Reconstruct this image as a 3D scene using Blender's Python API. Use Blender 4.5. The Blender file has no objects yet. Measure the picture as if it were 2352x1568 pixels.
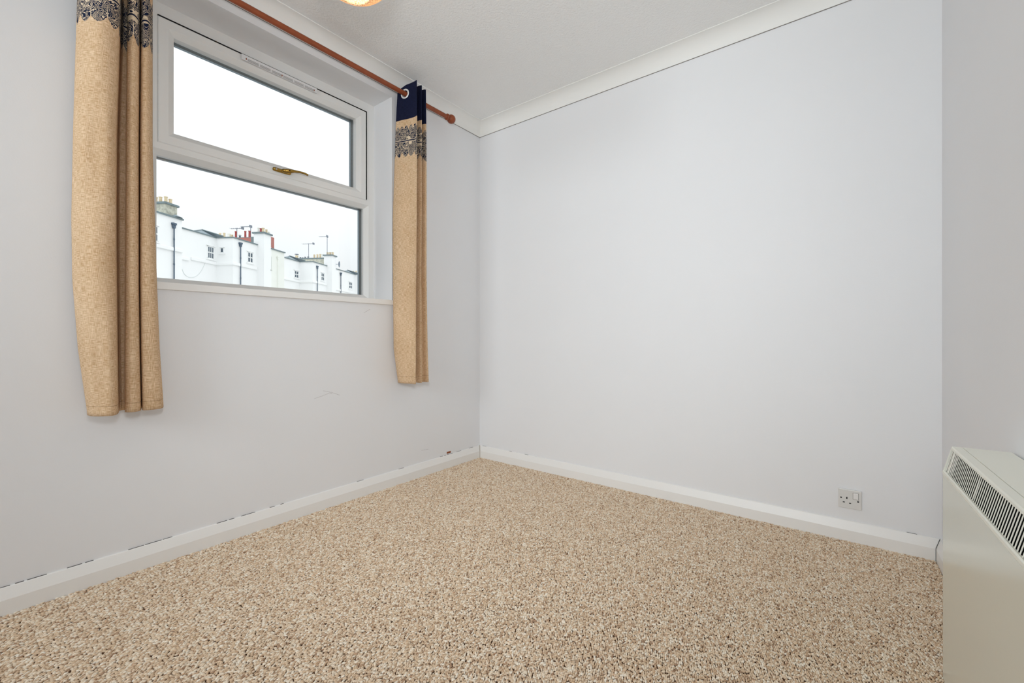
import bpy, bmesh, math, random
import numpy as np
from mathutils import Vector, Matrix

random.seed(7)
SC = bpy.context.scene
COL = SC.collection

# ------------------------------------------------------------------ camera
CAM = Vector((2.065, -2.314, 0.8567))
YAW = math.radians(37.5)
Fd = Vector((-math.sin(YAW), math.cos(YAW), 0))
Rd = Vector((math.cos(YAW), math.sin(YAW), 0))
FPX = 1000.0
cd = bpy.data.cameras.new('camera')
cd.sensor_width = 36.0
cd.lens = FPX / 2352 * 36
cd.shift_y = -13.0 / 2352
cd.clip_start = 0.02
cd.clip_end = 500
cam = bpy.data.objects.new('camera', cd)
cam.location = CAM
cam.rotation_euler = (math.pi / 2, 0, YAW)
COL.objects.link(cam)
SC.camera = cam

# ------------------------------------------------------------------ exposure, overcast sky
SC.view_settings.view_transform = 'Standard'
SC.view_settings.look = 'None'
SC.view_settings.exposure = 0.08
SC.view_settings.gamma = 1.0
SC.view_settings.use_curve_mapping = False
SC.cycles.max_bounces = 14
SC.cycles.diffuse_bounces = 9
SC.cycles.glossy_bounces = 5
SC.cycles.transmission_bounces = 8
SC.cycles.transparent_max_bounces = 12
SC.cycles.caustics_reflective = False
SC.cycles.caustics_refractive = False
SC.cycles.use_denoising = True
SC.cycles.sample_clamp_indirect = 6.0

W = bpy.data.worlds.new('overcast_sky')
SC.world = W
W.use_nodes = True
nt = W.node_tree
nt.nodes.clear()
wo = nt.nodes.new('ShaderNodeOutputWorld')
bg = nt.nodes.new('ShaderNodeBackground')
tc = nt.nodes.new('ShaderNodeTexCoord')
sep = nt.nodes.new('ShaderNodeSeparateXYZ')
cl = nt.nodes.new('ShaderNodeClamp')
m1 = nt.nodes.new('ShaderNodeMath'); m1.operation = 'MULTIPLY_ADD'
m1.inputs[1].default_value = 2.0 / 3; m1.inputs[2].default_value = 1.0 / 3
ZENITH = 2.5
m2 = nt.nodes.new('ShaderNodeMath'); m2.operation = 'MULTIPLY'; m2.inputs[1].default_value = ZENITH
nt.links.new(tc.outputs['Generated'], sep.inputs[0])
nt.links.new(sep.outputs['Z'], cl.inputs[0])
nt.links.new(cl.outputs[0], m1.inputs[0])
nt.links.new(m1.outputs[0], m2.inputs[0])
bg.inputs['Color'].default_value = (0.955, 0.98, 1.0, 1)
nt.links.new(m2.outputs[0], bg.inputs['Strength'])
nt.links.new(bg.outputs[0], wo.inputs[0])

LAMP_W = 22.0      # the pendant's bulb
# fill light added to brighten the room, at the made-up opening behind camera
BACK_FILL_W = 20.0
al = bpy.data.lights.new('back_fill', 'AREA'); al.shape = 'RECTANGLE'; al.size = 2.0; al.size_y = 0.95
al.spread = math.radians(105); al.energy = BACK_FILL_W; al.color = (0.88, 0.96, 1.0)
alo = bpy.data.objects.new('back_fill', al); COL.objects.link(alo)
alo.location = (1.21, -4.62, 1.72); alo.rotation_euler = (math.radians(90), 0, 0)
# the photographer's flash, a hand's breadth above the lens (it throws the lampshade's soft shadow on the ceiling)
FLASH_W = 51.0
fl = bpy.data.lights.new('flash', 'SPOT'); fl.energy = FLASH_W; fl.color = (0.92, 0.97, 1.0)
fl.spot_size = math.radians(114); fl.spot_blend = 1.0; fl.shadow_soft_size = 0.09
flo = bpy.data.objects.new('flash', fl); COL.objects.link(flo)
flo.location = (CAM.x, CAM.y, 1.17)
_aim = Fd - Rd * 0.07 + Vector((0, 0, 0.02))
flo.rotation_euler = _aim.to_track_quat('-Z', 'Y').to_euler()

# ------------------------------------------------------------------ helpers
def lin(c):
    return tuple(((v / 255) / 12.92) if v / 255 <= 0.04045 else (((v / 255) + 0.055) / 1.055) ** 2.4 for v in c)

MATS = {}
def mat(name, rgb, rough=0.6, var=0.0, vscale=8.0, bump=0.0, bscale=60.0, metal=0.0, spec=0.5, coat=0.0, linear=False):
    m = bpy.data.materials.new(name); m.use_nodes = True
    n = m.node_tree.nodes; l = m.node_tree.links
    p = n['Principled BSDF']
    c = rgb if linear else lin(rgb)
    p.inputs['Base Color'].default_value = (*c, 1)
    p.inputs['Roughness'].default_value = rough
    p.inputs['Metallic'].default_value = metal
    p.inputs['Specular IOR Level'].default_value = spec
    if coat: p.inputs['Coat Weight'].default_value = coat
    t = n.new('ShaderNodeTexCoord')
    if var:
        ns = n.new('ShaderNodeTexNoise'); ns.inputs['Scale'].default_value = vscale; ns.inputs['Detail'].default_value = 5
        r = n.new('ShaderNodeValToRGB')
        r.color_ramp.elements[0].position = 0.3; r.color_ramp.elements[1].position = 0.7
        r.color_ramp.elements[0].color = (*[v * (1 - var) for v in c], 1)
        r.color_ramp.elements[1].color = (*[min(1, v * (1 + var)) for v in c], 1)
        l.new(t.outputs['Object'], ns.inputs['Vector']); l.new(ns.outputs['Fac'], r.inputs['Fac'])
        l.new(r.outputs['Color'], p.inputs['Base Color'])
    if bump:
        nb = n.new('ShaderNodeTexNoise'); nb.inputs['Scale'].default_value = bscale; nb.inputs['Detail'].default_value = 3
        b = n.new('ShaderNodeBump'); b.inputs['Strength'].default_value = bump; b.inputs['Distance'].default_value = 0.002
        l.new(t.outputs['Object'], nb.inputs['Vector']); l.new(nb.outputs['Fac'], b.inputs['Height'])
        l.new(b.outputs['Normal'], p.inputs['Normal'])
    MATS[name] = m
    return m

ORIGIN = {}
class MB:
    """collects shapes in world coordinates and links them as one mesh object"""
    def __init__(s): s.v = []; s.f = []; s.xf = None
    def add(s, vs, fs):
        o = len(s.v)
        for q in vs: s.v.append(tuple(s.xf(*q)) if s.xf else tuple(q))
        for f in fs: s.f.append(tuple(i + o for i in f))
    def box(s, x0, x1, y0, y1, z0, z1, bev=0.0):
        x0, x1 = min(x0, x1), max(x0, x1); y0, y1 = min(y0, y1), max(y0, y1); z0, z1 = min(z0, z1), max(z0, z1)
        if not bev:
            s.add([(x0,y0,z0),(x1,y0,z0),(x1,y1,z0),(x0,y1,z0),(x0,y0,z1),(x1,y0,z1),(x1,y1,z1),(x0,y1,z1)],
                  [(0,3,2,1),(4,5,6,7),(0,1,5,4),(1,2,6,5),(2,3,7,6),(3,0,4,7)])
        else:
            bm = bmesh.new(); bmesh.ops.create_cube(bm, size=1)
            for v in bm.verts:
                v.co = Vector(((x0+x1)/2 + v.co.x*(x1-x0), (y0+y1)/2 + v.co.y*(y1-y0), (z0+z1)/2 + v.co.z*(z1-z0)))
            bmesh.ops.bevel(bm, geom=bm.edges[:], offset=bev, segments=2, affect='EDGES', profile=0.6)
            bm.verts.ensure_lookup_table()
            s.add([tuple(v.co) for v in bm.verts], [tuple(v.index for v in f.verts) for f in bm.faces]); bm.free()
        return s
    def extrude(s, prof, axis_pts, cap=True):
        """prof: list of 3-vector rows at each station (list of lists)"""
        n = len(prof); o = []
        for st in axis_pts: o += st
        fs = []
        k = len(axis_pts)
        for a in range(k - 1):
            for i in range(n):
                j = (i + 1) % n
                fs.append((a*n+i, a*n+j, (a+1)*n+j, (a+1)*n+i))
        if cap:
            fs.append(tuple(range(n))[::-1]); fs.append(tuple((k-1)*n+i for i in range(n)))
        s.add(o, fs)
        return s
    def loft(s, pts, radii, seg=12, squash=None):
        """tube along pts with a radius per point"""
        pts = [Vector(p) for p in pts]
        rings = []
        up = Vector((0, 0, 1))
        for i, p in enumerate(pts):
            d = (pts[min(i+1, len(pts)-1)] - pts[max(i-1, 0)])
            if d.length < 1e-9: d = Vector((0, 1, 0))
            d.normalize()
            u = up if abs(d.dot(up)) < 0.95 else Vector((1, 0, 0))
            a = d.cross(u).normalized(); b = a.cross(d).normalized()
            r = radii[i] if hasattr(radii, '__len__') else radii
            q = squash[i] if squash else 1.0
            rings.append([tuple(p + a*math.cos(2*math.pi*k/seg)*r + b*math.sin(2*math.pi*k/seg)*r*q) for k in range(seg)])
        s.extrude(rings[0], rings)
        return s
    def lathe(s, base, axis, prof, seg=20):
        """prof: (distance along axis, radius)"""
        axis = Vector(axis).normalized()
        u = Vector((0,0,1)) if abs(axis.z) < 0.9 else Vector((1,0,0))
        a = axis.cross(u).normalized(); b = axis.cross(a).normalized()
        base = Vector(base)
        rings = [[tuple(base + axis*h + a*math.cos(2*math.pi*k/seg)*r + b*math.sin(2*math.pi*k/seg)*r) for k in range(seg)] for h, r in prof]
        s.extrude(rings[0], rings)
        return s
    def build(s, name, m, parent=None, smooth=False, kind=None, label=None, auto=None):
        me = bpy.data.meshes.new(name)
        off = ORIGIN.get(parent.name, Vector((0,0,0))) if parent else Vector((0,0,0))
        me.from_pydata([tuple(Vector(v) - off) for v in s.v], [], s.f)
        bm = bmesh.new(); bm.from_mesh(me); bmesh.ops.recalc_face_normals(bm, faces=bm.faces[:]); bm.to_mesh(me); bm.free()
        if smooth:
            for p in me.polygons: p.use_smooth = True
            if auto: me.set_sharp_from_angle(angle=math.radians(auto))
        if m: me.materials.append(m)
        o = bpy.data.objects.new(name, me)
        COL.objects.link(o)
        if parent:
            o.parent = parent
            ORIGIN[o.name] = off
        if kind: o['kind'] = kind
        if label: o['label'] = label
        return o

def thing(name, label, cat, loc, group=None, kind=None):
    o = bpy.data.objects.new(name, None)
    o.empty_display_size = 0.1
    o.location = loc
    COL.objects.link(o)
    ORIGIN[o.name] = Vector(loc)
    if label: o['label'] = label
    if cat: o['category'] = cat
    if group: o['group'] = group
    if kind: o['kind'] = kind
    return o

# ------------------------------------------------------------------ materials
M_wall = mat('wall_paint', (0.79, 0.793, 0.806), 0.75, linear=True, var=0.006, vscale=3, bump=0.08, bscale=220, spec=0.25)
M_trim = mat('trim_gloss', (0.83, 0.82, 0.80), 0.35, linear=True, spec=0.4, bump=0.05, bscale=40)
M_cove = mat('coving_paint', (0.83, 0.825, 0.80), 0.7, linear=True, spec=0.25)
M_upvc = mat('white_upvc', (0.80, 0.80, 0.785), 0.32, linear=True, spec=0.45)
M_gap = mat('dark_gap', (18, 18, 16), 0.9)
M_spacer = mat('glazing_spacer', (30, 38, 36), 0.5)
M_spacer2 = mat('outer_frame_grey', (120, 136, 146), 0.5)
M_brass = mat('brass', (176, 142, 72), 0.25, metal=1.0)
M_wood = mat('stained_wood', (143, 72, 40), 0.42, var=0.14, vscale=30, spec=0.4)
M_socket = mat('socket_plastic', (0.70, 0.69, 0.67), 0.3, linear=True)
M_black = mat('black_slot', (8, 7, 7), 0.7)
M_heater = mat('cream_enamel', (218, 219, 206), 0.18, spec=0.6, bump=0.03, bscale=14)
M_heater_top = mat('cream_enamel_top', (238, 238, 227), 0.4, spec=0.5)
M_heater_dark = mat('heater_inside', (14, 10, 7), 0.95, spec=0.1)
M_ring = mat('eyelet_metal', (226, 226, 224), 0.3, metal=0.3)
M_scuff = mat('wall_scuff', (192, 188, 188), 0.9)
M_chip = mat('exposed_plaster', (150, 88, 58), 0.95, var=0.2, vscale=300)

# ceiling with a stippled paper
def ceiling_mat():
    m = bpy.data.materials.new('textured_ceiling_paper'); m.use_nodes = True
    n = m.node_tree.nodes; l = m.node_tree.links; p = n['Principled BSDF']
    p.inputs['Base Color'].default_value = (0.86, 0.86, 0.85, 1); p.inputs['Roughness'].default_value = 0.6
    t = n.new('ShaderNodeTexCoord')
    v = n.new('ShaderNodeTexVoronoi'); v.inputs['Scale'].default_value = 95; v.inputs['Randomness'].default_value = 1.0
    ns = n.new('ShaderNodeTexNoise'); ns.inputs['Scale'].default_value = 170; ns.inputs['Detail'].default_value = 2
    mx = n.new('ShaderNodeMath'); mx.operation = 'MULTIPLY_ADD'; mx.inputs[1].default_value = -0.8
    b = n.new('ShaderNodeBump'); b.inputs['Strength'].default_value = 0.38; b.inputs['Distance'].default_value = 0.004
    l.new(t.outputs['Object'], v.inputs['Vector']); l.new(t.outputs['Object'], ns.inputs['Vector'])
    l.new(v.outputs['Distance'], mx.inputs[0]); l.new(ns.outputs['Fac'], mx.inputs[2])
    l.new(mx.outputs[0], b.inputs['Height']); l.new(b.outputs['Normal'], p.inputs['Normal'])
    return m
M_ceil = ceiling_mat()

def glass_mat():
    m = bpy.data.materials.new('double_glazing'); m.use_nodes = True
    n = m.node_tree.nodes; l = m.node_tree.links; n.clear()
    o = n.new('ShaderNodeOutputMaterial'); tr = n.new('ShaderNodeBsdfTransparent'); gl = n.new('ShaderNodeBsdfGlossy')
    tr.inputs['Color'].default_value = (0.93, 0.945, 0.945, 1)
    gl.inputs['Roughness'].default_value = 0.01
    fr = n.new('ShaderNodeFresnel'); fr.inputs['IOR'].default_value = 1.45
    mx = n.new('ShaderNodeMixShader')
    l.new(fr.outputs[0], mx.inputs[0]); l.new(tr.outputs[0], mx.inputs[1]); l.new(gl.outputs[0], mx.inputs[2]); l.new(mx.outputs[0], o.inputs[0])
    return m
M_glass = glass_mat()

# ------------------------------------------------------------------ room shell
H = 2.338
YB = -4.60                 # wall behind the camera
CS = -0.02986              # the right wall is not quite square to the far wall
XC = 2.355
def xc(y): return XC + CS * y
WY0, WY1, WZ0, WZ1 = -1.838, -0.754, 1.036, 2.225     # window opening

mb = MB(); T = -0.26
mb.box(T, 0, YB, WY0, 0, H); mb.box(T, 0, WY1, 0.2, 0, H)
mb.box(T, 0, WY0, WY1, 0, WZ0); mb.box(T, 0, WY0, WY1, WZ1, H)
wall_left = mb.build('wall_left', M_wall, kind='structure', label='off-white wall with the window in it')

mb = MB(); mb.box(0, XC + 0.2, 0, 0.2, 0, H)
wall_far = mb.build('wall_far', M_wall, kind='structure', label='plain off-white wall with the power socket')
mb = MB()
def prism(mbx, pts, z0, z1):
    n = len(pts)
    mbx.add([(x, y, z0) for x, y in pts] + [(x, y, z1) for x, y in pts],
            [tuple(range(n))[::-1], tuple(range(n, 2*n))] + [(i, (i+1) % n, n+(i+1) % n, n+i) for i in range(n)])
prism(mb, [(xc(0), 0), (xc(YB), YB), (xc(YB)+0.2, YB), (xc(0)+0.2, 0)], 0, H)
wall_right = mb.build('wall_right', M_wall, kind='structure', label='off-white wall behind the cream heater')
# wall behind the camera with a wide opening made up to let light in
mb = MB(); BX0, BX1, BZ1 = 0.12, 2.30, 2.2
mb.box(T, BX0, YB - 0.2, YB, 0, H); mb.box(BX1, xc(YB) + 0.2, YB - 0.2, YB, 0, H); mb.box(BX0, BX1, YB - 0.2, YB, BZ1, H)
wall_back = mb.build('wall_back', M_wall, kind='structure', label='off-white wall behind the camera with a wide opening added for light')
mb = MB(); mb.box(T, XC + 0.35, YB - 0.2, 0.2, H, H + 0.15)
ceiling = mb.build('ceiling', M_ceil, kind='structure', label='white textured ceiling')
M_back = mat('carpet_backing', (92, 64, 44), 0.95, var=0.25, vscale=400)
mb = MB(); mb.box(T, XC + 0.35, YB - 0.2, 0.2, -0.15, -0.004)
floor = mb.build('floor', M_back, kind='structure', label='floor under the beige loop carpet')

# coving
def cove_profile():
    c = 0.074; pr = [(0, 0), (0, -c), (0.005, -c)]
    for i in range(9):
        a = math.pi - (math.pi/2) * i / 8
        pr.append((c - 0.003 + (c - 0.007) * math.cos(a), -c + 0.003 + (c - 0.007) * math.sin(a)))
    pr += [(c, -0.0035), (c, 0)]
    return pr
def cove(name, base, along0, along1, out, label):
    mbx = MB()
    pr = cove_profile()
    sts = []
    for a, sgn in along0, along1:
        sts.append([tuple(Vector(a) + Vector(out) * u + Vector(sgn) * u + Vector((0, 0, H + w))) for u, w in pr])
    mbx.extrude(sts[0], sts)
    return mbx.build(name, M_cove, kind='structure', label=label, smooth=True, auto=35)
cove('trim_1', 0, ((0, YB, 0), (0, 0, 0)), ((0, 0, 0), (0, -1, 0)), (1, 0, 0), 'white coving above the window wall')
cove('trim_2', 0, ((0, 0, 0), (1, 0, 0)), ((XC, 0, 0), (-1, 0, 0)), (0, -1, 0), 'white coving above the plain far wall')
cdir = Vector((CS, 1, 0)).normalized(); cn = Vector((-1, CS, 0)).normalized()
cove('trim_3', 0, ((xc(0), 0, 0), tuple(-cdir)), ((xc(YB), YB, 0), (0, 0, 0)), tuple(cn), 'white coving above the right wall')

M_shadow_gap = mat('shadow_gap_grey', (128, 122, 116), 0.95)  # grey strip below the coving, colour stands in for its shadow gap
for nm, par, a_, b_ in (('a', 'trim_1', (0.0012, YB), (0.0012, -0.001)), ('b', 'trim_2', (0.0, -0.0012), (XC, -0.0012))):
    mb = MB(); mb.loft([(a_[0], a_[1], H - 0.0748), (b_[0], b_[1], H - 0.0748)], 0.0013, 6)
    mb.build('shadow_gap', M_shadow_gap, bpy.data.objects[par], label='thin grey strip painted as the shadow line under the coving')
# skirting boards
SK = [(0, 0), (0.019, 0), (0.019, 0.050), (0.0175, 0.054), (0.0065, 0.0835), (0.004, 0.086), (0.0, 0.086)]
def skirt(name, a, b, out, ma, mb_, label):
    mbx = MB(); sts = []
    for p, mi in ((a, ma), (b, mb_)):
        sts.append([tuple(Vector(p) + Vector(out) * u + Vector(mi) * u + Vector((0, 0, w))) for u, w in SK])
    mbx.extrude(sts[0], sts)
    return mbx.build(name, M_trim, kind='structure', label=label)
sk_l = skirt('baseboard_left', (0, YB, -0.004), (0, 0, -0.004), (1, 0, 0), (0, 0, 0), (0, -1, 0), 'white skirting board below the window')
sk_f = skirt('baseboard_far', (0, 0, -0.004), (XC, 0, -0.004), (0, -1, 0), (1, 0, 0), (-1, 0, 0), 'white skirting board below the power socket')
sk_r = skirt('baseboard_right', (xc(0), 0, -0.004), (xc(YB), YB, -0.004), tuple(cn), tuple(-cdir), (0, 0, 0), 'white skirting board beside the heater')

# hairline cracks along the top of the skirting, open mitre joints, a chip of bare plaster, scuffs
M_crack = mat('paint_crack_dirt', (84, 80, 76), 0.9)
mb = MB(); rr = random.Random(3)
y = -2.25
while y < -0.03:
    L = rr.uniform(0.008, 0.05)
    if (y < -1.45 and rr.random() < 0.8) or -0.42 < y < -0.08 and rr.random() < 0.6 or rr.random() < 0.12:
        mb.box(0.0, 0.0043, y, min(y + L, -0.01), 0.0815, 0.0815 + rr.uniform(0.0006, 0.0011))
    y += L + rr.uniform(0.001, 0.012)
mb.build('paint_crack', M_crack, sk_l, label='dark hairline crack along the top edge')
mb = MB(); x = 0.03
while x < 2.3:
    L = rr.uniform(0.01, 0.05)
    if (x < 0.5 and rr.random() < 0.5) or (x > 2.18 and rr.random() < 0.55):
        mb.box(x, min(x + L, 2.34), -0.0042, 0.0, 0.0815, 0.0815 + rr.uniform(0.0004, 0.0008))
    x += L + rr.uniform(0.001, 0.02)
mb.build('paint_crack', M_crack, sk_f, label='dark hairline crack along the top edge')
mb = MB()
mb.loft([(0.0196, -0.0196, 0.0), (0.0196, -0.0196, 0.05), (0.007, -0.007, 0.084)], 0.0011, 6)
q = Vector((xc(0), 0, 0)) - cdir * 0.0195 + cn * 0.0195; q2 = Vector((xc(0), 0, 0)) - cdir * 0.006 + cn * 0.006
mb.build('mitre_joint', mat('old_filler', (150, 134, 108), 0.9), sk_f, label='open mitre joint in the corner')
mb = MB()
mb.loft([tuple(q), tuple(q + Vector((0, 0, 0.05))), tuple(q2 + Vector((0, 0, 0.084)))], 0.0008, 6)
mb.build('mitre_joint', M_gap, sk_r, label='dark open mitre joint in the corner')

def ray(px, py=771):
    k = (px - 1176) / FPX
    return Fd + Rd * k + Vector((0, 0, (771 - py) / FPX))
def on_left(px, py, X=0.0):
    d = ray(px, py); t = (X - CAM.x) / d.x
    return CAM + d * t
def on_far(px, py, Y=0.0):
    d = ray(px, py); t = (Y - CAM.y) / d.y
    return CAM + d * t

a = on_left(1026, 1040.5); b = on_left(1035, 1037.5)
mb = MB(); mb.box(-0.002, 0.0012, a.y, b.y, a.z - 0.004, a.z + 0.008)
mb.build('plaster_chip', M_chip, wall_left, label='small chip of bare reddish plaster above the skirting')
for pts in ([(722, 915), (740, 909), (757, 902), (763, 904)], [(742, 897), (762, 901), (780, 907)], [(836, 718), (846, 712), (850, 710)], [(968, 1034), (984, 1031)]):
    mb = MB(); mb.loft([tuple(on_left(*p, X=-0.0001)) for p in pts], 0.0009, 6)
    mb.build('scuff_mark', M_scuff, wall_left, label='faint grey scuff on the paint')

# ------------------------------------------------------------------ carpet: every tuft of the loop pile
def carpet_mat():
    m = bpy.data.materials.new('loop_pile'); m.use_nodes = True
    n = m.node_tree.nodes; l = m.node_tree.links; p = n['Principled BSDF']
    p.inputs['Roughness'].default_value = 0.95; p.inputs['Specular IOR Level'].default_value = 0.1
    oi = n.new('ShaderNodeObjectInfo'); r = n.new('ShaderNodeValToRGB')
    e = r.color_ramp.elements
    stops = [(0.0, (166, 135, 110)), (0.08, (200, 172, 144)), (0.30, (218, 193, 164)), (0.55, (226, 205, 180)), (0.80, (234, 219, 198)), (1.0, (243, 234, 219))]
    e[0].position = 0; e[0].color = (*lin(stops[0][1]), 1); e[1].position = 1; e[1].color = (*lin(stops[-1][1]), 1)
    for pos, c in stops[1:-1]:
        x = e.new(pos); x.color = (*lin(c), 1)
    l.new(oi.outputs['Random'], r.inputs['Fac'])
    t = n.new('ShaderNodeTexCoord'); ns = n.new('ShaderNodeTexNoise'); ns.inputs['Scale'].default_value = 2.2
    l.new(r.outputs['Color'], p.inputs['Base Color'])
    return m
M_loop = carpet_mat()
PX, PY = 0.0053, 0.0074
rng = np.random.default_rng(5)
nx = int(2.46 / PX); ny = int(2.75 / PY)
gx, gy = np.meshgrid(np.arange(nx), np.arange(ny), indexing='ij')
X = gx * PX + (gy % 2) * PX * 0.5 + 0.004
Yv = -0.006 - gy * PY
X = (X + rng.normal(0, 0.0006, X.shape)).ravel(); Yv = (Yv + rng.normal(0, 0.0017, Yv.shape)).ravel()
keep = (X > 0.0195) & (Yv < -0.018) & (X < XC + CS * Yv - 0.021)
hx0, hx1 = 2.262, 2.5   # under the heater
keep &= ~((X > 2.262) & (Yv < -0.79))
X = X[keep]; Yv = Yv[keep]
Zv = rng.normal(-0.0018, 0.0007, X.shape)
me = bpy.data.meshes.new('carpet_points')
me.vertices.add(len(X)); me.vertices.foreach_set('co', np.stack([X, Yv, Zv], 1).ravel().astype(np.float32)); me.update()
tuft_bm = bmesh.new(); bmesh.ops.create_icosphere(tuft_bm, subdivisions=1, radius=1.0)
for v in tuft_bm.verts: v.co = Vector((v.co.x * 0.0028, v.co.y * 0.0062, v.co.z * 0.0035))
tuft_me = bpy.data.meshes.new('carpet_tuft'); tuft_bm.to_mesh(tuft_me); tuft_bm.free()
for p in tuft_me.polygons: p.use_smooth = True
tuft_me.materials.append(M_loop)
tuft = bpy.data.objects.new('carpet_tuft', tuft_me)      # source shape only, not linked to the scene
carpet = bpy.data.objects.new('carpet', me); COL.objects.link(carpet)
carpet['kind'] = 'stuff'; carpet['label'] = 'beige flecked loop pile carpet covering the whole floor'; carpet['category'] = 'carpet'
ng = bpy.data.node_groups.new('carpet_pile', 'GeometryNodeTree')
ng.interface.new_socket('Geometry', in_out='INPUT', socket_type='NodeSocketGeometry')
ng.interface.new_socket('Geometry', in_out='OUTPUT', socket_type='NodeSocketGeometry')
gi = ng.nodes.new('NodeGroupInput'); go = ng.nodes.new('NodeGroupOutput')
iop = ng.nodes.new('GeometryNodeInstanceOnPoints'); oinf = ng.nodes.new('GeometryNodeObjectInfo'); oinf.inputs['Object'].default_value = tuft
rv = ng.nodes.new('FunctionNodeRandomValue'); rv.data_type = 'FLOAT_VECTOR'
rv.inputs[0].default_value = (-0.30, -0.35, -0.75); rv.inputs[1].default_value = (0.30, 0.35, 0.75)
rs = ng.nodes.new('FunctionNodeRandomValue'); rs.data_type = 'FLOAT'; rs.inputs[2].default_value = 0.85; rs.inputs[3].default_value = 1.15; rs.inputs['Seed'].default_value = 9
ng.links.new(gi.outputs[0], iop.inputs['Points']); ng.links.new(oinf.outputs['Geometry'], iop.inputs['Instance'])
ng.links.new(rv.outputs[0], iop.inputs['Rotation']); ng.links.new(rs.outputs[1], iop.inputs['Scale'])
ng.links.new(iop.outputs[0], go.inputs[0])
md = carpet.modifiers.new('pile', 'NODES'); md.node_group = ng

# ------------------------------------------------------------------ window
FX = -0.172
win = thing('window_1', 'white plastic window with an opening top light and fixed lower pane', None, (FX, (WY0 + WY1) / 2, WZ0), kind='structure')
def ring(mbx, y0, y1, z0, z1, prof):
    """mitred frame: prof is (inset, X) going round from the outer back edge"""
    st = []
    for cy, cz, sy, sz in ((y0, z0, 1, 1), (y1, z0, -1, 1), (y1, z1, -1, -1), (y0, z1, 1, -1)):
        st.append([(x, cy + sy * d, cz + sz * d) for d, x in prof])
    n = len(prof); vs = [q for r in st for q in r]; fs = []
    for c in range(4):
        e = (c + 1) % 4
        for i in range(n):
            j = (i + 1) % n
            fs.append((c*n+i, e*n+i, e*n+j, c*n+j))
    mbx.add(vs, fs)
ZT0, ZT1 = 1.627, 1.652       # transom face
XO = -0.255
mb = MB()
# outer frame: four members and the transom, with a sloped bead round the lower pane
ring(mb, WY0, WY1, WZ0 + 0.005, WZ1, [(0, XO), (0, FX), (0.0005, FX), (0.034, FX), (0.034, XO)])
mb.box(XO, FX, WY0 + 0.034, WY1 - 0.034, ZT0 + 0.0, ZT1)
for yy in ((WY0 + 0.034, WY0 + 0.0545), (WY1 - 0.051, WY1 - 0.034)):
    mb.box(XO, FX, yy[0], yy[1], ZT1, 2.172)
mb.box(XO, FX, WY0 + 0.034, WY1 - 0.034, 2.172, WZ1 - 0.034)
ring(mb, WY0 + 0.034, WY1 - 0.034, WZ0 + 0.039, ZT0, [(0, -0.215), (0, FX), (0.001, FX), (0.0225, FX - 0.022), (0.0225, -0.215)])
frame = mb.build('window_frame', M_upvc, win)
# sash
SY0, SY1, SZ0, SZ1 = -1.783, -0.809, 1.652, 2.168
mb = MB()
ring(mb, SY0, SY1, SZ0, SZ1, [(0, -0.215), (0, -0.169), (0.003, -0.166), (0.034, -0.166), (0.036, -0.167), (0.057, -0.184), (0.057, -0.215)])
sash = mb.build('window_sash', M_upvc, win)
mb = MB(); mb.box(-0.20, -0.1662, SY0 - 0.001, SY1 + 0.0045, SZ1, SZ1 + 0.0042); mb.box(-0.20, -0.1662, SY1, SY1 + 0.0045, SZ0 + 0.004, SZ1)
mb.build('sash_seal', M_gap, win, label='black rubber seal round the opening light')
# glazing spacers and the outer rebate seen through the glass
LZ0, LZ1 = WZ0 + 0.0615, ZT0 - 0.0225
LY0, LY1 = WY0 + 0.0565, WY1 - 0.0565
for (y0, y1, z0, z1) in ((SY0 + 0.057, SY1 - 0.057, SZ0 + 0.057, SZ1 - 0.057), (LY0, LY1, LZ0, LZ1)):
    mb = MB()
    ring(mb, y0 - 0.01, y1 + 0.01, z0 - 0.01, z1 + 0.01, [(0, -0.2385), (0, -0.206), (0.0095, -0.206), (0.0095, -0.2385)])
    mb.build('glazing_spacer', M_spacer, win, label='dark spacer bar at the glass edge')
    mb = MB()
    ring(mb, y0 - 0.012, y1 + 0.012, z0 - 0.012, z1 + 0.012, [(0, -0.2545), (0, -0.239), (0.0115, -0.239), (0.0115, -0.2545)])
    mb.build('outer_bead', M_spacer2, win, label='grey outer edge of the glazing')
    mb = MB(); mb.box(-0.2125, -0.2085, y0 - 0.008, y1 + 0.008, z0 - 0.008, z1 + 0.008)
    mb.build('pane', M_glass, win, label='clear double glazed pane')
# sill board
mb = MB(); mb.box(FX + 0.0, 0.014, WY0 - 0.0, WY1 + 0.001, WZ0 - 0.003, 1.061, bev=0.002)
mb.build('window_sill', M_trim, win, label='white window board')
# trickle vent
VY0, VY1 = -1.478, -1.1135
mb = MB(); mb.box(-0.166, -0.153, VY0, VY1, 2.138, 2.164, bev=0.004)
vent = mb.build('trickle_vent', mat('vent_plastic', (0.78, 0.775, 0.78), 0.35, linear=True), win, label='slim white ventilator strip on the top rail')
for i in range(6):
    y0 = VY0 + 0.022 + i * (VY1 - VY0 - 0.04) / 6
    mb = MB()
    for zz in (2.1405, 2.1445, 2.1485): mb.box(-0.1540, -0.1524, y0 + 0.004, y0 + 0.052, zz, zz + 0.0014)
    mb.build('slot', mat('vent_slot', (128, 126, 124), 0.8) if i == 0 else MATS['vent_slot'], vent, label='grey row of ventilator slots')
for yy in (VY0 + 0.02, (VY0 + VY1) / 2, VY1 - 0.018):
    mb = MB(); mb.box(-0.1535, -0.1515, yy - 0.002, yy + 0.002, 2.143, 2.150); mb.build('screw', M_chip, vent, label='rusty screw head')
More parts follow.
